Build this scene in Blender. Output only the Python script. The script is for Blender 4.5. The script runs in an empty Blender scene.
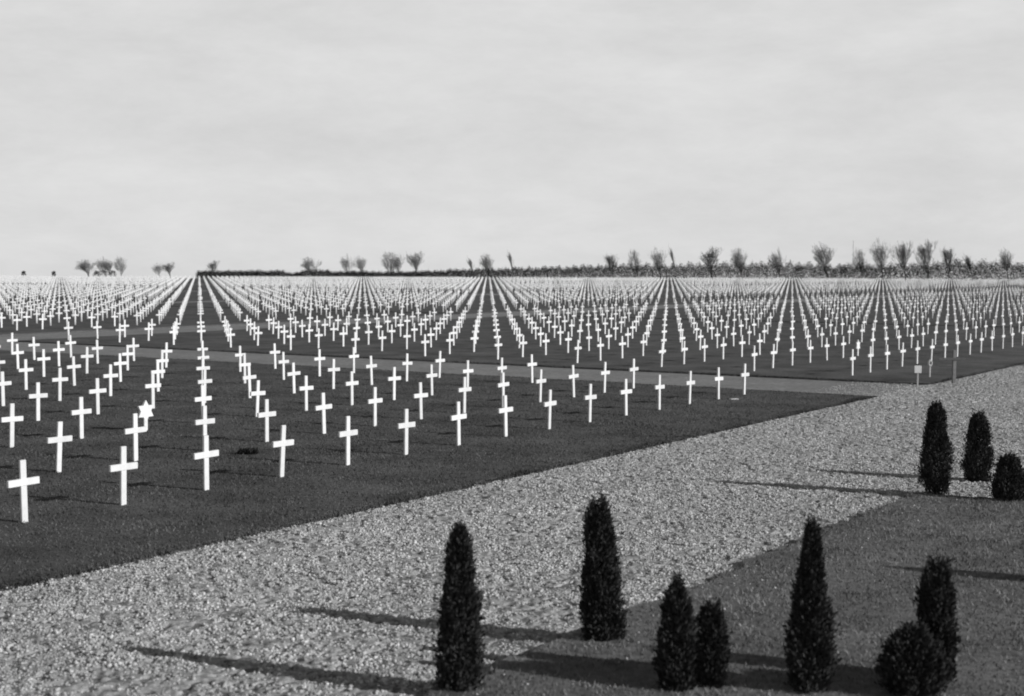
import bpy, math, random
import numpy as np
from mathutils import Matrix, Vector

R = random.Random(11)
NR = np.random.default_rng(5)
S = bpy.context.scene
C = S.collection
PI = math.pi

# ------------------------------------------------------------------ layout
# The graves stand on one lattice: columns every A metres along the rows, rows every B metres.
ANG = math.radians(33.0566)
A, B = 1.8601, 3.7659
X0, Y0 = -6.2070, 22.6754
DA = (math.sin(ANG), math.cos(ANG))          # along a row of crosses
DB = (-math.cos(ANG), math.sin(ANG))         # from one row to the next
YAW = math.atan2(DA[1], DA[0])               # local x axis of a cross lies along its row
F_PX, CAM_Z = 1436.08, 3.8


def P(c, r):
    return (X0 + c * A * DA[0] + r * B * DB[0], Y0 + c * A * DA[1] + r * B * DB[1])


EDGE = 440.0


def far_drop(y):
    """the land beyond the last graves falls gently away"""
    return -max(0.0, y - EDGE) * 0.0085


# ------------------------------------------------------------------ materials (all grey: a black and white scene)
def mat(name, v, var=0.15, scale=8.0, rough=0.9, bump=0.0, bscale=60.0, island=0.0, obj_rand=0.0, detail=5.0, spec=0.3,
        blotch=0.0, blotch_scale=0.3, trans=0.0):
    m = bpy.data.materials.new(name)
    m.use_nodes = True
    nt = m.node_tree
    N, L = nt.nodes, nt.links
    bs = N['Principled BSDF']
    bs.inputs['Roughness'].default_value = rough
    bs.inputs['Specular IOR Level'].default_value = spec
    tc = N.new('ShaderNodeTexCoord')
    coord = tc.outputs['Object']

    def noise(s, d=detail):
        n = N.new('ShaderNodeTexNoise')
        n.inputs['Scale'].default_value = s
        n.inputs['Detail'].default_value = d
        n.inputs['Roughness'].default_value = 0.62
        L.new(coord, n.inputs['Vector'])
        return n.outputs['Fac']

    def rng(sock, lo, hi, a=0.3, b=0.7):
        mr = N.new('ShaderNodeMapRange')
        L.new(sock, mr.inputs['Value'])
        mr.inputs['From Min'].default_value = a
        mr.inputs['From Max'].default_value = b
        mr.inputs['To Min'].default_value = lo
        mr.inputs['To Max'].default_value = hi
        return mr.outputs['Result']

    def mul(a, b):
        mm = N.new('ShaderNodeMath')
        mm.operation = 'MULTIPLY'
        L.new(a, mm.inputs[0])
        if isinstance(b, float):
            mm.inputs[1].default_value = b
        else:
            L.new(b, mm.inputs[1])
        return mm.outputs[0]

    val = mul(rng(noise(scale), 1 - var, 1 + var), float(v))
    if blotch:
        val = mul(val, rng(noise(blotch_scale, 4.0), 1 - blotch, 1 + blotch))
    if island:
        g = N.new('ShaderNodeNewGeometry')
        val = mul(val, rng(g.outputs['Random Per Island'], 1 - island, 1 + island, 0.0, 1.0))
    if obj_rand:
        oi = N.new('ShaderNodeObjectInfo')
        val = mul(val, rng(oi.outputs['Random'], 1 - obj_rand, 1 + obj_rand, 0.0, 1.0))
    cmb = N.new('ShaderNodeCombineColor')
    for k in range(3):
        L.new(val, cmb.inputs[k])
    L.new(cmb.outputs[0], bs.inputs['Base Color'])
    if bump:
        bp = N.new('ShaderNodeBump')
        bp.inputs['Strength'].default_value = bump
        bp.inputs['Distance'].default_value = 0.02
        L.new(noise(bscale), bp.inputs['Height'])
        L.new(bp.outputs['Normal'], bs.inputs['Normal'])
    return m


M = {
    'turf': mat('dark_turf', 0.09, 0.35, 9.0, bump=0.8, bscale=35, blotch=0.45, blotch_scale=0.5),
    'blade': mat('grass_blade', 0.098, 0.2, 1.2, island=0.35, blotch=0.5, blotch_scale=0.55, spec=.05),
    'lawn': mat('pale_lawn', 0.16, 0.3, 9.0, bump=0.9, bscale=30, blotch=0.3, blotch_scale=0.7),
    'lawn_blade': mat('lawn_blade', 0.185, 0.25, 1.5, island=0.22, blotch=0.45, blotch_scale=0.9, spec=.05),
    'soil': mat('path_soil', 0.25, 0.25, 6.0, bump=0.8, bscale=40, blotch=0.15, blotch_scale=0.4),
    'bed': mat('gravel_bed', 0.20, 0.45, 14.0, bump=1.0, bscale=25, blotch=0.2, blotch_scale=0.5),
    'rubble': mat('gravel_rubble', 0.38, 0.55, 15.0, bump=0.6, bscale=60, blotch=0.15, blotch_scale=0.6),
    'stone': mat('gravel_stone', 0.48, 0.2, 2.0, island=0.45, blotch=0.2, blotch_scale=0.35),
    'field': mat('far_field', 0.12, 0.3, 0.05, blotch=0.2, blotch_scale=0.01),
    'paint': mat('white_paint', 0.76, 0.10, 7.0, rough=0.6, bump=0.15, bscale=40, obj_rand=0.07),
    'paint_far': mat('far_white_paint', 0.74, 0.05, 3.0, rough=0.6, island=0.06),
    'weathered': mat('weathered_wood', 0.2, 0.25, 9.0, bump=0.4, bscale=50),
    'dark_wood': mat('dark_wood', 0.11, 0.25, 9.0, bump=0.4, bscale=50),
    'pale_wood': mat('pale_wood', 0.45, 0.2, 12.0, bump=0.3, bscale=50),
    'conifer': mat('conifer_leaf', 0.045, 0.25, 6.0, island=0.22, rough=0.85, spec=0.05),
    'bark': mat('bark', 0.07, 0.3, 12.0, bump=0.6, bscale=30),
    'twig': mat('twig_bark', 0.2, 0.2, 2.0),
    'hedge': mat('hedge_leaf', 0.04, 0.2, 0.2, island=0.12, blotch=0.35, blotch_scale=0.05),
    'flower': mat('dried_flowers', 0.03, 0.3, 30.0, island=0.7),
    'petal': mat('pale_petal', 0.35, 0.2, 30.0),
}

# ------------------------------------------------------------------ mesh helpers


def link(name, me, m, parent=None, loc=None):
    me.materials.clear()
    me.materials.append(m)
    o = bpy.data.objects.new(name, me)
    C.objects.link(o)
    if parent:
        o.parent = parent
    if loc:
        o.location = loc
    return o


def mesh_np(name, V, Fc, k):
    """mesh from numpy arrays, every face having k corners"""
    V = np.asarray(V, dtype=np.float32)
    Fc = np.asarray(Fc, dtype=np.int32)
    me = bpy.data.meshes.new(name)
    me.vertices.add(len(V))
    me.vertices.foreach_set('co', V.ravel())
    me.loops.add(Fc.size)
    me.loops.foreach_set('vertex_index', Fc.ravel())
    me.polygons.add(len(Fc))
    me.polygons.foreach_set('loop_start', np.arange(0, Fc.size, k, dtype=np.int32))
    me.update(calc_edges=True)
    me.validate()
    return me


def mesh(name, V, Fc):
    me = bpy.data.meshes.new(name)
    me.from_pydata(V, [], Fc)
    me.update()
    return me


def thing(name, label, cat, loc=(0, 0, 0), rz=0.0, group=None):
    o = bpy.data.objects.new(name, None)
    o.empty_display_size = 0.2
    C.objects.link(o)
    o.location = loc
    o.rotation_euler = (0, 0, rz)
    o['label'] = label
    o['category'] = cat
    if group:
        o['group'] = group
    return o


def structure(o, kind='structure'):
    o['kind'] = kind
    return o


def bevel_box(sx, sy, sz, z0=0.0, b=0.006, cx=0.0, cy=0.0):
    """a board with chamfered edges, standing from z0 to z0+sz"""
    V, Fc = [], []
    hx, hy = sx / 2, sy / 2
    rings = [(z0, b), (z0 + b, 0), (z0 + sz - b, 0), (z0 + sz, b)]
    for z, i in rings:
        x, y = hx - i, hy - i
        V += [(cx - x + b, cy - y, z), (cx + x - b, cy - y, z), (cx + x, cy - y + b, z), (cx + x, cy + y - b, z),
              (cx + x - b, cy + y, z), (cx - x + b, cy + y, z), (cx - x, cy + y - b, z), (cx - x, cy - y + b, z)]
    for k in range(3):
        for j in range(8):
            a, c = k * 8 + j, k * 8 + (j + 1) % 8
            Fc.append((a, c, c + 8, a + 8))
    Fc.append(tuple(range(7, -1, -1)))
    Fc.append(tuple(range(24, 32)))
    return V, Fc


def poly_sheet(pts, z):
    return [(x, y, z) for x, y in pts], [tuple(range(len(pts)))]


# ------------------------------------------------------------------ ground, plots, paths
xs_ = [-3000, -1200, -500, -250, -120, -40, 0, 40, 120, 250, 500, 1200, 3000]
ys_ = [-60, 0, 30, 60, 120, 240, 340, EDGE, 460, 500, 580, 700, 900, 1300, 2000, 3400]


def sheet(ys, dz):
    V = [(x, y, far_drop(y) + dz) for x in xs_ for y in ys]
    k = len(ys)
    return V, [(i * k + j, (i + 1) * k + j, (i + 1) * k + j + 1, i * k + j + 1) for i in range(len(xs_) - 1) for j in range(k - 1)]


structure(link('ground', mesh('ground', *sheet(ys_, -.06)), M['soil']))
structure(link('field', mesh('field', *sheet([y for y in ys_ if y >= EDGE], -.02)), M['field']))


def ragged(c0, c1, r0, r1, step, amp):
    """outline of a turf plot with hand-cut, slightly wandering edges, in metres"""
    pts = []
    x0, x1, y0, y1 = c0 * A, c1 * A, r0 * B, r1 * B

    def run(ax, ay, bx, by):
        n = max(1, int(math.hypot(bx - ax, by - ay) / step))
        for k in range(n):
            t = k / n
            j = amp if k else 0
            pts.append((ax + (bx - ax) * t + R.uniform(-j, j), ay + (by - ay) * t + R.uniform(-j, j)))
    run(x0, y0, x1, y0)
    run(x1, y0, x1, y1)
    run(x1, y1, x0, y1)
    run(x0, y1, x0, y0)
    return [P(x / A, y / B) for x, y in pts]


def slab(name, pts, top, bot, m):
    cut = []
    for (ax, ay), (bx, by) in zip(pts, pts[1:] + pts[:1]):      # nothing beyond the edge of the burial ground
        if ay <= EDGE:
            cut.append((ax, ay))
        if (ay <= EDGE) != (by <= EDGE):
            f = (EDGE - ay) / (by - ay)
            cut.append((ax + (bx - ax) * f, EDGE))
    pts = cut
    n = len(pts)
    if n < 3:
        return None
    V = [(x, y, top) for x, y in pts] + [(x, y, bot) for x, y in pts]
    Fc = [tuple(range(n))] + [(i, i + n, (i + 1) % n + n, (i + 1) % n) for i in range(n)]
    me = mesh(name, V, Fc)
    # make sure the top faces up
    if me.polygons[0].normal.z < 0:
        me.flip_normals()
    return structure(link(name, me, m))


CB = [(-40, 13.9), (16.95, 42.65), (43.3, 78.4), (80.6, 122.4), (124.6, 217.5)]       # column blocks
RB = [(-0.87, 11.45), (13.1, 24.4), (25.6, 37.2), (38.4, 52.2), (53.8, 150)]            # row blocks
for i, (c0, c1) in enumerate(CB):
    for j, (r0, r1) in enumerate(RB):
        near = i < 2 and j == 0
        slab('grass_plot', ragged(max(c0, -25), c1, r0, r1, 0.35 if near else 6.0, 0.05 if near else 0.05), 0.0, -0.12, M['turf'])

# the gravel path runs along the front row; the right-hand lawn lies in front of it
GR0, GR1 = -2.70, -0.90
gp = [P(-25, -0.84), P(14.6, -0.84), P(14.9, -0.99), P(17.4, -0.99), P(17.6, -0.84), P(160, -0.84), P(160, -9), P(-25, -9)]
gp = gp[:5] + [P(120, -0.84), P(120, -9), P(-25, -9)]
V, Fc = poly_sheet(gp, -0.056)
structure(link('gravel_path', mesh('gravel_path', V, Fc), M['bed']))
lawn_pts = ragged(-25, 4.45, -9.0, GR0, 0.22, 0.13)
slab('lawn', lawn_pts, 0.03, -0.12, M['lawn'])

# ------------------------------------------------------------------ loose gravel stones (uncountable)
t = (1 + 5 ** .5) / 2
ICO_V = np.array([(-1, t, 0), (1, t, 0), (-1, -t, 0), (1, -t, 0), (0, -1, t), (0, 1, t), (0, -1, -t), (0, 1, -t),
                  (t, 0, -1), (t, 0, 1), (-t, 0, -1), (-t, 0, 1)]) / math.sqrt(1 + t * t)
ICO_F = np.array([(0, 11, 5), (0, 5, 1), (0, 1, 7), (0, 7, 10), (0, 10, 11), (1, 5, 9), (5, 11, 4), (11, 10, 2), (10, 7, 6), (7, 1, 8),
                  (3, 9, 4), (3, 4, 2), (3, 2, 6), (3, 6, 8), (3, 8, 9), (4, 9, 5), (2, 4, 11), (6, 2, 10), (8, 6, 7), (9, 8, 1)])


def stones(n, c_rng, r_rng, keep):
    c = NR.uniform(*c_rng, n)
    r = NR.uniform(*r_rng, n)
    x = X0 + c * A * DA[0] + r * B * DB[0]
    y = Y0 + c * A * DA[1] + r * B * DB[1]
    k = keep(c, r, x, y)
    x, y = x[k], y[k]
    # clumps: bigger stones gather in patches
    cl = 0.5 + 0.5 * np.sin(x * 7.1 + 1.3 * np.sin(y * 5.3)) * np.sin(y * 6.4 + 1.7 * np.sin(x * 4.1))
    s = .008 + .021 * NR.random(len(x)) ** 2.6 * (0.4 + 0.6 * cl)
    return x, y, s


def in_view(x, y, pad=60):
    u = 512 + F_PX * x / np.maximum(y, 1)
    return (u > -pad) & (u < 1024 + pad) & (y > 11.3)



def vnoise(x, y, wl, seed):
    """smooth value noise of wavelength wl, 0..1"""
    tab = np.random.default_rng(seed).random((512, 512))
    x, y = x / wl + 1000, y / wl + 1000
    xi, yi = np.floor(x).astype(int), np.floor(y).astype(int)
    fx_, fy_ = x - xi, y - yi
    fx_, fy_ = fx_ * fx_ * (3 - 2 * fx_), fy_ * fy_ * (3 - 2 * fy_)
    g = lambda a, b: tab[a % 512, b % 512]
    return ((g(xi, yi) * (1 - fx_) + g(xi + 1, yi) * fx_) * (1 - fy_) + (g(xi, yi + 1) * (1 - fx_) + g(xi + 1, yi + 1) * fx_) * fy_)


def bed_z(u, v):
    """the trodden, lumpy gravel surface: u along the path, v across it, in metres"""
    h = .026 * vnoise(u, v, .062, 1) + .020 * vnoise(u, v, .13, 2) + .010 * vnoise(u, v, .042, 3) + .02 * vnoise(u, v, .6, 4)
    pit = np.clip((vnoise(u, v, .08, 7) - .60) / .18, 0, 1) * .045
    return -.098 + h - pit


STEP = .024
gu = np.arange(-9 * A, 23 * A, STEP)
gv = np.arange(-4.7 * B, -.84 * B, STEP)
UU, VV = np.meshgrid(gu, gv, indexing='ij')
ZZ = bed_z(UU, VV)
XX = X0 + UU * DA[0] + VV * DB[0]
YY = Y0 + UU * DA[1] + VV * DB[1]
m_ = in_view(XX, YY, 120) & ((VV > -2.78 * B) | (UU > 4.3 * A))
cell = m_[:-1, :-1] & m_[1:, :-1] & m_[:-1, 1:] & m_[1:, 1:]
ii, jj = np.nonzero(cell)
w_ = len(gv)
Fc = np.stack([ii * w_ + jj, (ii + 1) * w_ + jj, (ii + 1) * w_ + jj + 1, ii * w_ + jj + 1], -1)
used = np.unique(Fc)
remap = np.zeros(UU.size, dtype=np.int64)
remap[used] = np.arange(len(used))
V = np.stack([XX.ravel()[used], YY.ravel()[used], ZZ.ravel()[used] + .02], -1)
structure(link('gravel_surface', mesh_np('gravel_surface', V, remap[Fc], 4), M['rubble']))

clump = lambda c, r, x, y: NR.random(len(x)) < np.clip((vnoise(c * A, r * B, .16, 9) * .6 + vnoise(c * A, r * B, .5, 10) * .4 - .26) * 2.6, .05, 1)
gx, gy, gs = stones(520000, (-9, 23), (-2.70, -0.86),
                    lambda c, r, x, y: in_view(x, y) & (NR.random(len(x)) < np.clip(1.6 - y / 36, .15, 1)) & clump(c, r, x, y))
hx, hy, hs = stones(85000, (4.4, 13), (-4.6, -2.7), lambda c, r, x, y: in_view(x, y) & clump(c, r, x, y))
kx, ky, ks = stones(700, (-9, 4.4), (-2.95, -2.6), lambda c, r, x, y: in_view(x, y) & (NR.random(len(x)) < .5))
jx, jy, js = stones(5000, (14.0, 17.6), (-1.0, -.2), lambda c, r, x, y: NR.random(len(x)) < np.clip(-r * 1.2 - .1, 0, 1))
sx, sy, sv = np.concatenate([gx, hx, kx, jx]), np.concatenate([gy, hy, ky, jy]), np.concatenate([gs, hs, ks, js])
n = len(sx)
sc = sv[:, None] * NR.uniform(.65, 1.25, (n, 3))
sc[:, 2] *= .75
pts = ICO_V[None] * NR.uniform(.78, 1.15, (n, 12, 1)) * sc[:, None, :]
th = NR.uniform(0, 2 * PI, n)
rx = pts[:, :, 0] * np.cos(th)[:, None] - pts[:, :, 1] * np.sin(th)[:, None]
ry = pts[:, :, 0] * np.sin(th)[:, None] + pts[:, :, 1] * np.cos(th)[:, None]
su, sw = (sx - X0) * DA[0] + (sy - Y0) * DA[1], (sx - X0) * DB[0] + (sy - Y0) * DB[1]
sz = np.where((sw < -2.74 * B) & (su < 4.4 * A), .028, np.maximum(bed_z(su, sw) + .02, -.058))
pz = pts[:, :, 2] + (sv * .3)[:, None] + sz[:, None]
V = np.stack([rx + sx[:, None], ry + sy[:, None], pz], -1).reshape(-1, 3)
Fc = (ICO_F[None] + (np.arange(n) * 12)[:, None, None]).reshape(-1, 3)
o = structure(link('gravel_stones', mesh_np('gravel_stones', V, Fc, 3), M['stone']), 'stuff')
o['label'] = 'loose pale gravel stones lying all along the broad path'
o['category'] = 'gravel'


# ------------------------------------------------------------------ grass blades
def blades(name, n, c_rng, r_rng, ymax, h, w, m, z, keepdens, label):
    c = NR.uniform(*c_rng, n)
    r = NR.uniform(*r_rng, n)
    x = X0 + c * A * DA[0] + r * B * DB[0]
    y = Y0 + c * A * DA[1] + r * B * DB[1]
    k = in_view(x, y) & (y < ymax) & (NR.random(n) < keepdens(x, y))
    x, y = x[k], y[k]
    n = len(x)
    cl = 0.5 + 0.5 * np.sin(x * 2.1 + 2 * np.sin(y * 1.3)) * np.sin(y * 1.7 + 1.1 * np.sin(x * 1.9))
    hh = h * NR.uniform(.45, 1.15, n) * (0.6 + 0.6 * cl)
    a = NR.uniform(0, 2 * PI, n)
    lean = NR.uniform(.2, 1.1, n) * hh
    la = NR.uniform(0, 2 * PI, n)
    ww = w * NR.uniform(.6, 1.4, n)
    V = np.empty((n, 3, 3))
    V[:, 0] = np.stack([x - np.cos(a) * ww, y - np.sin(a) * ww, np.full(n, z - .003)], -1)
    V[:, 1] = np.stack([x + np.cos(a) * ww, y + np.sin(a) * ww, np.full(n, z - .003)], -1)
    V[:, 2] = np.stack([x + np.cos(la) * lean, y + np.sin(la) * lean, z + hh], -1)
    o = structure(link(name, mesh_np(name, V.reshape(-1, 3), np.arange(n * 3).reshape(-1, 3), 3), m), 'stuff')
    o['label'] = label
    o['category'] = 'grass'


blades('grass_tufts', 620000, (-12, 13.9), (-0.9, 9.0), 60, .040, .011, M['blade'], 0.0,
       lambda x, y: np.clip(1.42 - y / 42, 0, 1), 'short dark grass on the burial plots')
for q_, (c_, r_, n_) in enumerate((((-9, 14.0), (-.915, -.84), 26000), ((13.78, 13.99), (-.9, 9), 14000), ((16.85, 17.05), (-.9, 9), 9000),
                                   ((17, 34), (-.91, -.86), 9000))):
    blades('edge_grass', n_, c_, r_, 75, .065, .010, M['blade'], -.03, lambda x, y: np.ones(len(x)),
           ('ragged grass overhanging the gravel along the near plot', 'ragged grass on the near side of the pale path',
            'ragged grass on the far side of the pale path', 'ragged grass along the far plot beside the gravel')[q_])
blades('lawn_grass', 150000, (-9, 4.5), (-6.0, -2.70), 30, .045, .008, M['lawn_blade'], 0.03,
       lambda x, y: np.ones(len(x)), 'patchy pale lawn grass around the conifers')

# ------------------------------------------------------------------ grave crosses
CH, CW, CT, CL, CZ = 0.930, 0.107, 0.044, 0.555, 0.60     # height, board width, thickness, beam length, beam centre height
up_me = mesh('upright', *bevel_box(CW, CT, CH + 0.15, -0.15))
bar_me = mesh('crossbar', *bevel_box(CL, CT * 0.9, CW, CZ - CW / 2, cy=-0.004))
# the crossbar is halved into the upright: keep its faces a few millimetres off the upright's
for v in bar_me.vertices:
    v.co.y *= 1.28


def ordinal(n):
    base = ['', 'first', 'second', 'third', 'fourth', 'fifth', 'sixth', 'seventh', 'eighth', 'ninth', 'tenth', 'eleventh', 'twelfth',
            'thirteenth', 'fourteenth', 'fifteenth', 'sixteenth', 'seventeenth', 'eighteenth', 'nineteenth', 'twentieth']
    tens = {2: 'twenty', 3: 'thirty', 4: 'forty', 5: 'fifty'}
    if n <= 20:
        return base[n]
    if n % 10 == 0:
        return {30: 'thirtieth', 40: 'fortieth', 50: 'fiftieth'}[n]
    return tens[n // 10] + '-' + base[n % 10]


GAP_C = {14, 15, 16, 17, 43, 78, 79, 80, 81, 123, 124, 143, 144, 145, 146, 147}
GAP_R = {12, 13, 25, 38, 53}
STARS = {(4, 2), (24, 1)}


def ok(c, r):
    if c in GAP_C or r in GAP_R or (c, r) in STARS or r < 0 or c > 216 or (98 <= c <= 102 and r < 18) or P(c, r)[1] > 436:
        return False
    return True


def screen(x, y):
    th = math.atan((348 - 266.894) / F_PX)
    zc = y * math.cos(th) + CAM_Z * math.sin(th)
    if zc < 1:
        return None
    return 512 + F_PX * x / zc, 348 + F_PX * (CAM_Z * math.cos(th) - y * math.sin(th)) / zc, zc


cells, far = [], []
for r in range(0, 150):
    for c in range(-24, 217):
        if not ok(c, r):
            continue
        x, y = P(c, r)
        s = screen(x, y)
        if s is None or s[0] < -330 or s[0] > 1400:
            continue
        if -4 < s[0] < 1028 and s[2] > 5:
            cells.append((s[2], c, r, x, y))
        else:
            far.append((c, r, x, y))
cells.sort()
near_cells, rest = cells[:296], cells[296:]
far += [t_[1:] for t_ in rest]

proto = None
GROUP = 'white wooden crosses in rows on the grass plots'
for _, c, r, x, y in near_cells:
    k = (14 - c) if c < 14 else (c - 17)
    rowp = 'front row beside the gravel' if r == 0 else ordinal(r + 1) + ' row back from the gravel'
    kth = 'nearest' if k == 1 else ordinal(k)
    if c < 14:
        lab = f'white wooden cross, {kth} to the pale path in {rowp}' if k == 1 else f'white wooden cross, {kth} from the pale path in {rowp}'
    else:
        lab = f'small white cross beyond pale path, {kth} from it in {rowp}'
    if proto is None:
        t_ = proto = thing('grave_cross', lab, 'cross', group=GROUP)
        link('upright', up_me, M['paint'], t_)
        link('crossbar', bar_me, M['paint'], t_)
    else:
        t_ = proto.copy()
        C.objects.link(t_)
        t_['label'] = lab
        for ch in proto.children:
            d = ch.copy()
            C.objects.link(d)
            d.parent = t_
    t_.location = (x + R.gauss(0, .012), y + R.gauss(0, .012), R.gauss(0, .008))
    t_.rotation_euler = (R.gauss(0, .016), R.gauss(0, .014), YAW + R.gauss(0, .025))

# the thousands of further crosses read as one mass
n = len(far)
bx1 = np.array([(-.5, -.5, 0), (.5, -.5, 0), (.5, .5, 0), (-.5, .5, 0), (-.5, -.5, 1), (.5, -.5, 1), (.5, .5, 1), (-.5, .5, 1)])
BF = np.array([(0, 3, 2, 1), (4, 5, 6, 7), (0, 1, 5, 4), (1, 2, 6, 5), (2, 3, 7, 6), (3, 0, 4, 7)])
u_ = bx1 * (CW, CT, CH + .05) + (0, 0, -.05)
b_ = bx1 * (CL, CT * 1.15, CW) + (0, 0, CZ - CW / 2)
one = np.concatenate([u_, b_])
fx = np.array([(f[2], f[3]) for f in far]) + NR.normal(0, .025, (n, 2))
yw = YAW + NR.normal(0, .03, n)
ln = NR.normal(0, .014, (n, 2))
lx = one[None, :, 0] + one[None, :, 2] * ln[:, :1]
ly = one[None, :, 1] + one[None, :, 2] * ln[:, 1:]
V = np.stack([lx * np.cos(yw)[:, None] - ly * np.sin(yw)[:, None] + fx[:, :1],
              lx * np.sin(yw)[:, None] + ly * np.cos(yw)[:, None] + fx[:, 1:],
              np.broadcast_to(one[None, :, 2] + NR.normal(0, .012, n)[:, None], lx.shape)], -1).reshape(-1, 3)
F1 = np.concatenate([BF, BF + 8])
Fc = (F1[None] + (np.arange(n) * 16)[:, None, None]).reshape(-1, 4)
o = structure(link('distant_crosses', mesh_np('distant_crosses', V, Fc, 4), M['paint_far']), 'stuff')
o['label'] = 'thousands of tiny white crosses filling the far plots up to the horizon'
o['category'] = 'crosses'
o['group'] = 'distant white crosses'


# ------------------------------------------------------------------ two star markers
def star_marker(c, r, label, rr=0.26):
    x, y = P(c, r)
    t_ = thing('star_marker', label, 'grave marker', (x, y, 0), YAW, 'white star-topped grave markers')
    link('upright', mesh('star_upright', *bevel_box(CW, CT, .38 + .15, -.15)), M['paint'], t_)
    V, Fc = [], []
    for yy in (-.026, .026):
        V.append((0, yy, .45))
        for k in range(12):
            q = rr if k % 2 == 0 else rr * .60
            a = PI / 2 + k * PI / 6
            V.append((q * math.cos(a), yy, .45 + q * math.sin(a)))
    for k in range(12):
        a, b = 1 + k, 1 + (k + 1) % 12
        Fc += [(0, a, b), (13, b + 13, a + 13), (a, a + 13, b + 13, b)]
    link('star', mesh('star', V, Fc), M['paint'], t_)


star_marker(4, 2, 'white six-pointed star marker among the crosses, in third row back from the gravel')
star_marker(24, 1, 'tiny white star-topped marker beyond the pale path, in second row from gravel')

# ------------------------------------------------------------------ small things at the path corner
x, y = P(15.85, -.95)
t_ = thing('plot_sign', 'small blank white square sign on a thin post at path crossing', 'sign', (x, y, -.055), math.radians(-6))
link('post', mesh('sign_post', *bevel_box(.05, .035, .80, -.12, .004)), M['pale_wood'], t_)
link('board', mesh('sign_board', *bevel_box(.215, .018, .235, .535, .004, 0, -.0285)), M['paint'], t_)

x, y = P(17.5, -1.02)
t_ = thing('barrier_post', 'weathered grey post with two rails at the far plot corner', 'post', (x, y, -.055), math.radians(4))
link('post', mesh('barrier_upright', *bevel_box(.11, .10, 1.25, -.12, .008)), M['weathered'], t_)
link('rail', mesh('barrier_rail', *bevel_box(.92, .025, .08, .79, .004, -.10, -.065)), M['dark_wood'], t_)
link('rail', mesh('barrier_short_rail', *bevel_box(.50, .025, .045, .60, .004, -.36, -.065)), M['dark_wood'], t_)


def ring(r0, r1, zc, n=16, k=8):
    V, Fc = [], []
    for i in range(n):
        a = 2 * PI * i / n
        for j in range(k):
            b = 2 * PI * j / k
            q = r0 + r1 * math.cos(b)
            V.append((q * math.cos(a) * .7, r1 * math.sin(b), zc + q * math.sin(a)))
    for i in range(n):
        for j in range(k):
            Fc.append((i * k + j, ((i + 1) % n) * k + j, ((i + 1) % n) * k + (j + 1) % k, i * k + (j + 1) % k))
    return V, Fc


x, y = P(18.47, -.66)
t_ = thing('wreath_stake', 'short grey stake with a ring-shaped head at far plot edge', 'stake', (x, y, 0), math.radians(10))
link('stake', mesh('stake', *bevel_box(.055, .05, .45, -.08, .006)), M['pale_wood'], t_)
link('wreath', mesh('wreath', *ring(.085, .05, .48)), M['pale_wood'], t_)


def leaf_blob(n, fn, size, jit=1.0):
    """n small leaf faces; fn() gives centre and outward direction"""
    V, Fc = [], []
    for i in range(n):
        p, d = fn()
        s = size * R.uniform(.6, 1.5)
        up = Vector((d[0] * R.uniform(.2, .8), d[1] * R.uniform(.2, .8), R.uniform(.5, 1.0))).normalized()
        up = (up + Vector((R.gauss(0, .25), R.gauss(0, .25), R.gauss(0, .2))) * jit).normalized()
        side = up.cross(Vector((R.gauss(0, 1), R.gauss(0, 1), R.gauss(0, 1)))).normalized() * s * .22
        p = Vector(p)
        q = len(V)
        V += [tuple(p - side * .6), tuple(p + up * s * .5 - side), tuple(p + up * s), tuple(p + up * s * .45 + side)]
        Fc.append((q, q + 1, q + 2, q + 3))
    return V, Fc


def flower_bunch(x, y, z, w, label, petals, group=None):
    t_ = thing('flower_bunch', label, 'flowers', (x, y, z), R.uniform(0, 3), group)

    def fn():
        a = R.uniform(0, 2 * PI)
        q = w * math.sqrt(R.random())
        return (q * math.cos(a), q * .55 * math.sin(a), R.uniform(-.01, .07)), (math.cos(a), math.sin(a))
    link('foliage', mesh('bunch_foliage', *leaf_blob(260, fn, .07)), M['flower'], t_)
    if petals:
        link('blossom', mesh('blossom', *leaf_blob(26, lambda: ((R.gauss(-.1, .025), R.gauss(0, .025), .08), (0, 0)), .04)), M['petal'], t_)


flower_bunch(-5.34, 28.92, 0, .18, 'dark withered flower bunch on the grass between the nearest crosses', True)
fg = 'small dark bunches among the distant crosses'
flower_bunch(40.61, 148.07, .05, .25, 'tiny dark bunch, highest of three among the far crosses at right', False, fg)
flower_bunch(35.44, 124.56, .05, .25, 'tiny dark bunch, lower left of three among far crosses at right', False, fg)
flower_bunch(36.01, 124.62, .05, .25, 'tiny dark bunch, lower right of three among far crosses at right', False, fg)

t_ = thing('flat_stone', 'flat white slab lying on the grass near the pale path', 'slab', (6.4, 41.3, 0), .4)
V, Fc = bevel_box(.26, .16, .05, -.02, .012)
link('slab', mesh('slab', V, Fc), M['pale_wood'], t_)


# ------------------------------------------------------------------ conifers
def profile(prof, tt):
    for (a, wa), (b, wb) in zip(prof, prof[1:]):
        if tt <= b:
            return wa + (wb - wa) * (tt - a) / max(1e-6, b - a)
    return prof[-1][1]


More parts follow.
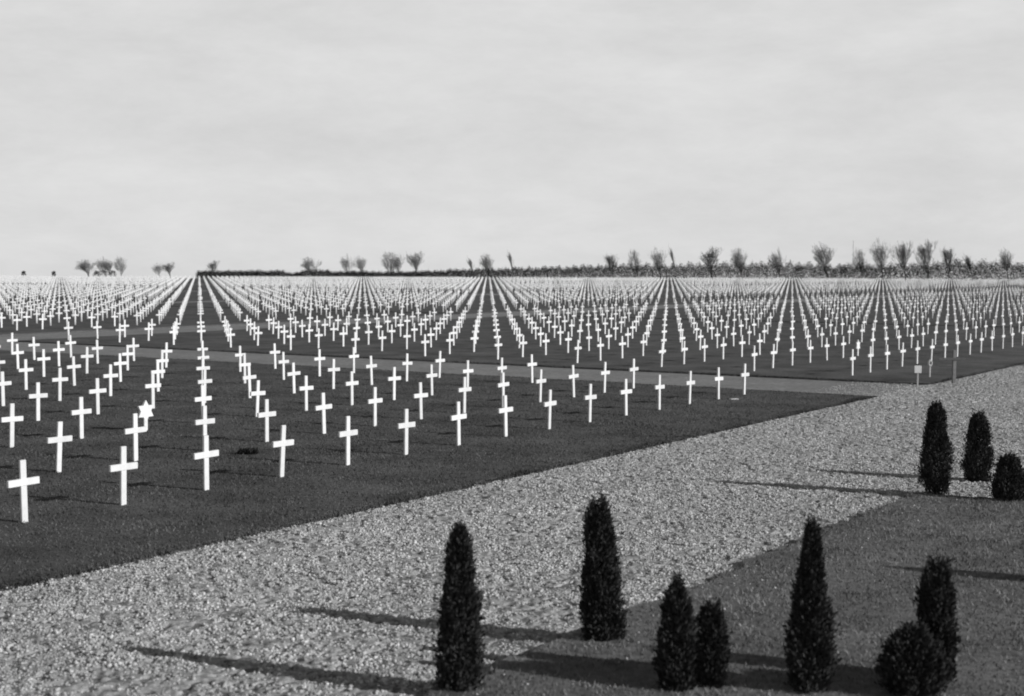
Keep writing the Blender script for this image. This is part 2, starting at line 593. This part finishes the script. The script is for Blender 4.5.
def conifer(x, y, z, h, prof, label, n=9000, cat='conifer', name='columnar_conifer', leaf=.040, group='dark conifers along the gravel', lean=0.0):
    """prof: (height fraction, radius in metres) from the ground up"""
    t_ = thing(name, label, cat, (x, y, z), 0.0, group)
    h -= .03
    prof = [(a, w * .93) for a, w in prof]
    V, Fc = [], []
    zt = h * .55
    rad = [(-.06, .035), (.05, .03), (zt * .5, .02), (zt, .008)]
    for zz, q in rad:
        for k in range(7):
            V.append((q * math.cos(k * 2 * PI / 7), q * math.sin(k * 2 * PI / 7), zz))
    for i in range(len(rad) - 1):
        for k in range(7):
            Fc.append((i * 7 + k, i * 7 + (k + 1) % 7, i * 7 + 7 + (k + 1) % 7, i * 7 + 7 + k))
    link('trunk', mesh('conifer_trunk', V, Fc), M['bark'], t_)
    ph = [R.uniform(0, 6.28) for _ in range(6)]
    tufts = []
    n = int(n * 2.1)
    for _ in range(int(n / 34)):
        tt = R.random() ** .9
        a = R.uniform(0, 2 * PI)
        q = profile(prof, tt) * (1 + .10 * math.sin(3 * a + 9 * tt + ph[0]) + .08 * math.sin(5 * a - 14 * tt + ph[1]) + .05 * math.sin(23 * tt + ph[2]))
        tufts.append((q * (math.sqrt(R.random()) * .72 + .24), a, tt))

    def fn():
        q, a, tt = R.choice(tufts)
        c_, s_ = math.cos(a), math.sin(a)
        k = .10 * (profile(prof, tt) / .2) * .5
        p = (q * c_ + R.gauss(0, k * .5) + lean * tt, q * s_ + R.gauss(0, k * .5), max(.0, tt * h - leaf * .5 + R.gauss(0, .05)))
        if R.random() < .03:
            g = 1.1 + .14 * R.random()
            p = (p[0] * g, p[1] * g, p[2] + .03 * R.random())
        return p, (c_, s_)
    V, Fc = leaf_blob(n, fn, leaf, .9)
    link('foliage', mesh('conifer_foliage', V, Fc), M['conifer'], t_)
    return t_


GZ, LZ = -.05, .03
conifer(.96, 14.47, GZ, 1.46, [(0, .18), (.15, .215), (.35, .205), (.65, .155), (.85, .12), (.97, .115), (1, .10)],
        'tall dark conifer with blunt flat top at the lawn edge, left of middle bush pair', lean=-.09)
conifer(-.46, 12.72, GZ, 1.49, [(0, .17), (.15, .20), (.35, .19), (.55, .16), (.7, .125), (.8, .105), (.93, .10), (1, .04)],
        'dark columnar conifer with narrowed rounded top, leftmost one, standing in the gravel')
conifer(1.49, 12.74, LZ, .95, [(0, .15), (.2, .175), (.5, .15), (.75, .12), (.9, .08), (1, .015)],
        'short pointed conifer on the lawn beside a squat round one', n=6500)
conifer(1.81, 12.80, LZ, .70, [(0, .10), (.25, .135), (.6, .135), (.85, .11), (1, .05)],
        'squat rounded dark conifer just right of the short pointed one', n=5000)
conifer(2.68, 12.69, LZ, 1.47, [(0, .18), (.2, .205), (.38, .205), (.55, .155), (.68, .105), (.84, .075), (.96, .05), (1, .02)],
        'tall tapering conifer with a slim pointed tip, alone on the front lawn')
conifer(7.17, 24.13, GZ, 1.54, [(0, .15), (.12, .22), (.3, .265), (.5, .245), (.7, .19), (.85, .15), (.95, .12), (1, .06)],
        'dark conifer with rounded tip at lawn corner, long shadow across the gravel')
conifer(8.46, 25.89, GZ, 1.21, [(0, .2), (.2, .25), (.45, .25), (.7, .21), (.88, .16), (1, .07)],
        'stout round-topped dark conifer behind lawn corner, farthest one on the gravel', n=7500)
conifer(8.15, 23.35, GZ, .78, [(0, .22), (.3, .27), (.65, .24), (.88, .16), (1, .06)],
        'low bushy dark conifer at right edge in front of the stout one', n=6500)
conifer(3.88, 12.95, LZ, 1.09, [(0, .16), (.3, .165), (.6, .16), (.85, .145), (.96, .11), (1, .06)],
        'loose columnar conifer with rounded top behind a round bush at lower right', n=5200)
conifer(3.58, 12.62, LZ, .54, [(0, .22), (.3, .28), (.6, .26), (.85, .17), (1, .06)],
        'low round dark bush in front of loose columnar conifer at lower right', n=7000, cat='bush', name='round_bush')
conifer(7.15, 16.9, LZ, 1.05, [(0, .16), (.25, .2), (.55, .18), (.85, .12), (1, .02)],
        'dark conifer beyond right edge, shadow falling over the pale lawn', n=5000)


# ------------------------------------------------------------------ distant hedge and bare trees
def gz(x, y):
    return far_drop(y)


HL = [(-131.6, 600, 1.5), (-102.7, 585, 1.9), (-100.5, 584, 1.7), (-93.7, 580, 2.1), (-88.6, 578, 0.7), (-84.9, 575, 1.5), (-82.3, 574, 2.4),
      (-73.8, 570, 2.4), (-70.8, 568, 1.4), (-63.7, 565, 2.0), (-57.3, 560, 1.7), (-43.3, 555, 1.7), (-29.0, 548, 2.2), (-23.5, 545, 2.6),
      (-6.0, 535, 3.2), (17.4, 522, 3.9), (38.2, 508, 4.8), (64.2, 490, 5.0), (75.3, 483, 5.4), (92.6, 470, 5.7), (93.9, 468, 5.1),
      (105.1, 460, 4.8), (112.7, 452, 5.1), (128.4, 441, 5.4), (133.3, 437, 6.0), (138.6, 430, 6.3), (142.4, 426, 5.7), (149.7, 420, 5.7), (230, 345, 5.5)]
seg = [math.hypot(b[0] - a[0], b[1] - a[1]) for a, b in zip(HL, HL[1:])]
tot = sum(seg)
n = 260000
H_ = np.array(HL)
sg = np.array(seg)
cum = np.concatenate([[0], np.cumsum(sg)])
ss = NR.random(n) * tot
k = np.clip(np.searchsorted(cum, ss) - 1, 0, len(sg) - 1)
f = ((ss - cum[k]) / sg[k])[:, None]
pt = H_[k] * (1 - f) + H_[k + 1] * f
x, y = pt[:, 0], pt[:, 1]
top = pt[:, 2] * (.9 + .10 * np.sin(x * .9) * np.sin(x * .37 + 1) + .08 * np.sin(x * 2.3) + .06 * np.sin(x * 5.1 + 2))
base = -np.maximum(0, y - EDGE) * .0085
dy = NR.normal(0, 1.6, n)
zz = base + (top - base) * NR.random(n) ** .75 * (1 - .04 * np.abs(dy))
up_ = np.arange(n) % 18 == 0
zz[up_] = top[up_] + np.abs(NR.normal(0, .28, up_.sum()))
pc = np.stack([x, y + dy, zz], -1)
q = NR.uniform(.07, .17, n)[:, None]
d1 = NR.normal(size=(n, 3))
d1 /= np.linalg.norm(d1, axis=1)[:, None]
d2 = np.cross(d1, NR.normal(size=(n, 3)))
d2 /= np.linalg.norm(d2, axis=1)[:, None]
V = np.stack([pc - d1 * q, pc + d2 * q * .8, pc + d1 * q, pc - d2 * q * .8], 1).reshape(-1, 3)
Fc = np.arange(4 * n).reshape(-1, 4)
o = structure(link('far_hedge', mesh_np('far_hedge', V, Fc, 4), M['hedge']), 'stuff')
o['label'] = 'long dark belt of hedge and scrub beyond the last crosses'
o['category'] = 'hedge'


def bare_tree_meshes(seed, slim):
    r = random.Random(seed)
    tr, tw = ([], []), ([], [])

    def prism(store, p, q, a, b):
        V, Fc = store
        d = (q - p).normalized()
        u = d.cross(Vector((.31, .87, .2))).normalized()
        v = d.cross(u)
        n0 = len(V)
        for pt, rad in ((p, a), (q, b)):
            for k in range(3):
                an = k * 2 * PI / 3
                V.append(tuple(pt + (u * math.cos(an) + v * math.sin(an)) * rad))
        for k in range(3):
            Fc.append((n0 + k, n0 + (k + 1) % 3, n0 + 3 + (k + 1) % 3, n0 + 3 + k))

    def grow(p, d, ln, rad, lev):
        q = p
        nseg = 3 if lev < 3 else 2
        for k_ in range(nseg):
            d = (d + Vector((r.gauss(-.03, .11), r.gauss(0, .10), r.gauss(.06, .06)))).normalized()
            e = q + d * ln / nseg
            r2 = rad * (1 - .25 * (k_ + 1) / nseg)
            prism(tr if lev < 2 else tw, q, e, max(rad, .012), max(r2, .009))
            q, rad = e, r2
            if lev < 5 and (lev > 0 or k_ > 0):
                for _ in range(2 if lev < 2 else (1 if r.random() < .48 else 0)):
                    side = (d + Vector((r.gauss(0, slim), r.gauss(0, slim), r.uniform(-.1, .25)))).normalized()
                    grow(q, side, ln * r.uniform(.55, .85), rad * .5, lev + (1 if lev < 3 else r.choice((1, 2))))
        if lev < 5:
            for _ in range(2):
                nd = (d + Vector((r.gauss(0, slim * .7), r.gauss(0, slim * .7), r.uniform(.0, .3)))).normalized()
                grow(q, nd, ln * r.uniform(.65, .9), rad * .65, lev + 1)
    grow(Vector((0, 0, -.3)), Vector((-.10, 0, 1)), 1.9, .20, 0)
    zz_ = sorted(v[2] for v in tw[0])
    zs = zz_[int(len(zz_) * .97)]
    out = []
    for nm, (V, Fc) in (('tree_trunk', tr), ('tree_crown', tw)):
        V = [(x / zs, y / zs, z / zs) for x, y, z in V]
        out.append(mesh(nm, V, Fc))
    xs = sorted(abs(v.co.x) for v in out[1].vertices)
    return out, 2 * xs[int(len(xs) * .93)]


r_slim = (.5, .45, .55, .4, .25, .2, .48, .6, .42)
KINDS = [bare_tree_meshes(100 + i, r_slim[i]) for i in range(9)]
TREES = [(-205.7, 700, 6.1, 6.8), (-203.3, 720, 6.7, 5.0), (-195.0, 700, 6.1, 4.9), (-187.4, 690, 7.1, 4.8), (-196.1, 800, 4.3, 4.5),
         (-185.2, 780, 4.9, 4.9), (-157.2, 760, 6.0, 4.2), (-81.5, 585, 6.8, 5.7), (-67.7, 600, 7.4, 3.8), (-60.4, 590, 7.3, 4.1),
         (-48.1, 575, 8.9, 5.2), (-45.2, 580, 8.1, 4.0), (-37.7, 570, 8.8, 4.8), (-14.8, 560, 6.5, 2.7), (-8.4, 550, 8.0, 3.8),
         (0.8, 545, 8.7, 2.3), (36.6, 520, 7.9, 2.5), (45.2, 515, 9.3, 3.2), (52.6, 510, 9.3, 3.6), (58.0, 505, 10.0, 1.8),
         (69.6, 500, 9.9, 4.9), (79.3, 495, 9.6, 4.1), (91.1, 488, 8.8, 3.4), (105.2, 478, 10.8, 6.0), (115.5, 474, 9.1, 3.3),
         (121.1, 470, 11.4, 4.3), (127.3, 465, 11.3, 3.9), (133.3, 460, 11.6, 4.5), (139.1, 458, 9.6, 2.2), (144.2, 450, 7.4, 2.8),
         (153.7, 445, 8.9, 3.4)]
TREES.sort(key=lambda q: q[0] / q[1])
NT = len(TREES)
for i, (x, y, top, w) in enumerate(TREES):
    base = gz(x, y)
    h = top - base
    (tm, cm), wd = KINDS[(4 + i % 2) if w < 2.9 else (0, 6, 1, 7, 2, 8, 3)[i % 7]]
    if i < 7:
        lab = 'faint leafless tree on the far left skyline, ' + ('leftmost one' if i == 0 else ordinal(i + 1) + ' from the left')
        g = 'faint bare trees on the left skyline'
    else:
        kth = NT - i
        lab = 'leafless tree behind the far hedge, ' + ('rightmost one' if kth == 1 else ordinal(kth) + ' from the right end')
        g = 'bare trees behind the far hedge'
    t_ = thing('bare_tree', lab, 'tree', (x, y, base), R.uniform(-.5, .5), g)
    t_.rotation_euler.y = R.uniform(-.16, -.04)
    k = w / (wd * h)
    t_.scale = (h * k * 1.2, h * k * 1.2, h)
    link('trunk', tm, M['twig'], t_)
    link('crown', cm, M['twig'], t_)

# thin mast on the skyline
x, y = 116.5, 492
V, Fc = [], []
for zz, q in ((-.5, .10), (13.6, .05)):
    for k in range(8):
        V.append((q * math.cos(k * PI / 4), q * math.sin(k * PI / 4), zz))
Fc = [(k, (k + 1) % 8, 8 + (k + 1) % 8, 8 + k) for k in range(8)] + [tuple(range(8, 16))]
o = link('mast', mesh('mast', V, Fc), M['twig'], None, (x, y, gz(x, y)))
o['label'] = 'thin straight mast rising above the hedge among bare trees'
o['category'] = 'mast'


# shrubs on the bare left skyline
def shrub(x, y, top, w, label):
    base = gz(x, y)
    t_ = thing('skyline_shrub', label, 'shrub', (x, y, base), 0, 'dark shrubs on the left skyline')
    h = top - base

    def fn():
        a = R.uniform(0, 6.28)
        zz = R.random() ** .6
        q = w / 2 * math.sqrt(R.random()) * math.sqrt(max(.05, 1 - (zz * 1.6 - .6) ** 2 if zz > .37 else 1))
        return (q * math.cos(a), q * math.sin(a), zz * h), (math.cos(a), math.sin(a))
    link('foliage', mesh('shrub_foliage', *leaf_blob(170, fn, .6)), M['hedge'], t_)


def sky_pt(px, Y):
    return (px - 512) * Y / F_PX


for px, Y, top, w, lab in ((24, 660, .9, 1.7, 'small round dark shrub at extreme left of the skyline'),
                           (54, 655, .9, 1.4, 'small round dark shrub alone on skyline, second from the left'),
                           (97, 670, 1.1, 3.4, 'low dark shrub under leftmost bare skyline trees'),
                           (104, 665, 1.3, 4.8, 'widest low dark shrub in the middle of the skyline clump'),
                           (113, 668, 1.1, 3.6, 'low dark shrub at right end of the skyline clump')):
    shrub(sky_pt(px, Y), Y, top, w, lab)

# ------------------------------------------------------------------ light and sky
EL = math.radians(22.5)
AZ = math.radians(-24.0)                       # direction to the sun in the XY plane, from +X
sun_dir = Vector((math.cos(AZ) * math.cos(EL), math.sin(AZ) * math.cos(EL), math.sin(EL)))
sl = bpy.data.lights.new('sun', 'SUN')
sl.energy = 5.0
sl.angle = math.radians(0.6)
sl.color = (1.0, 1.0, 1.0)
so = bpy.data.objects.new('sun', sl)
so.rotation_euler = sun_dir.to_track_quat('Z', 'Y').to_euler()
C.objects.link(so)

W = bpy.data.worlds.new('World')
S.world = W
W.use_nodes = True
nt = W.node_tree
N, L = nt.nodes, nt.links
bg = N['Background']
bg.inputs['Strength'].default_value = 0.05
sky = N.new('ShaderNodeTexSky')
sky.sky_type = 'NISHITA'
sky.sun_disc = False
sky.sun_elevation = EL
sky.sun_rotation = math.atan2(sun_dir.x, sun_dir.y)
bw = N.new('ShaderNodeRGBToBW')
L.new(sky.outputs[0], bw.inputs[0])
tc = N.new('ShaderNodeTexCoord')
mp = N.new('ShaderNodeMapping')
mp.inputs['Scale'].default_value = (2.6, 2.6, 8.0)
L.new(tc.outputs['Generated'], mp.inputs['Vector'])
nz = N.new('ShaderNodeTexNoise')
nz.inputs['Scale'].default_value = 2.4
nz.inputs['Detail'].default_value = 7.0
nz.inputs['Roughness'].default_value = 0.68
nz.inputs['Distortion'].default_value = 0.15
L.new(mp.outputs[0], nz.inputs['Vector'])
cr = N.new('ShaderNodeMapRange')               # brightness of the thin cloud layer
cr.inputs['From Min'].default_value = .32
cr.inputs['From Max'].default_value = .68
cr.inputs['To Min'].default_value = 19.0
cr.inputs['To Max'].default_value = 22.2
L.new(nz.outputs['Fac'], cr.inputs['Value'])
mx = N.new('ShaderNodeMix')
mx.data_type = 'FLOAT'
sep = N.new('ShaderNodeSeparateXYZ')
L.new(tc.outputs['Generated'], sep.inputs[0])
veil = N.new('ShaderNodeMapRange')             # a pale veil of thin cloud low down, clear deep sky overhead
veil.interpolation_type = 'SMOOTHSTEP'
veil.inputs['From Min'].default_value = .185
veil.inputs['From Max'].default_value = .34
veil.inputs['To Min'].default_value = .90
veil.inputs['To Max'].default_value = .04
L.new(sep.outputs['Z'], veil.inputs['Value'])
L.new(veil.outputs['Result'], mx.inputs['Factor'])
L.new(bw.outputs[0], mx.inputs['A'])
L.new(cr.outputs['Result'], mx.inputs['B'])
L.new(mx.outputs['Result'], bg.inputs['Color'])

# ------------------------------------------------------------------ camera
cd = bpy.data.cameras.new('camera')
cam = bpy.data.objects.new('camera', cd)
C.objects.link(cam)
cd.sensor_width = 36
cd.lens = F_PX / 1024 * 36
cd.clip_start = .1
cd.clip_end = 12000
pitch = math.atan((348 - 266.894) / F_PX)
mw = Matrix.Translation((0, 0, CAM_Z)) @ Matrix.Rotation(PI / 2 - pitch, 4, 'X') @ Matrix.Rotation(.003, 4, 'Z')
cam.matrix_world = mw
cd.dof.use_dof = True
cd.dof.focus_distance = 34
cd.dof.aperture_fstop = 1.7
S.camera = cam

S.render.engine = 'CYCLES'
S.cycles.filter_width = 1.9
S.view_settings.view_transform = 'Standard'
S.view_settings.look = 'None'
S.view_settings.exposure = -0.45
S.view_settings.gamma = 1.0
S.view_settings.use_curve_mapping = False
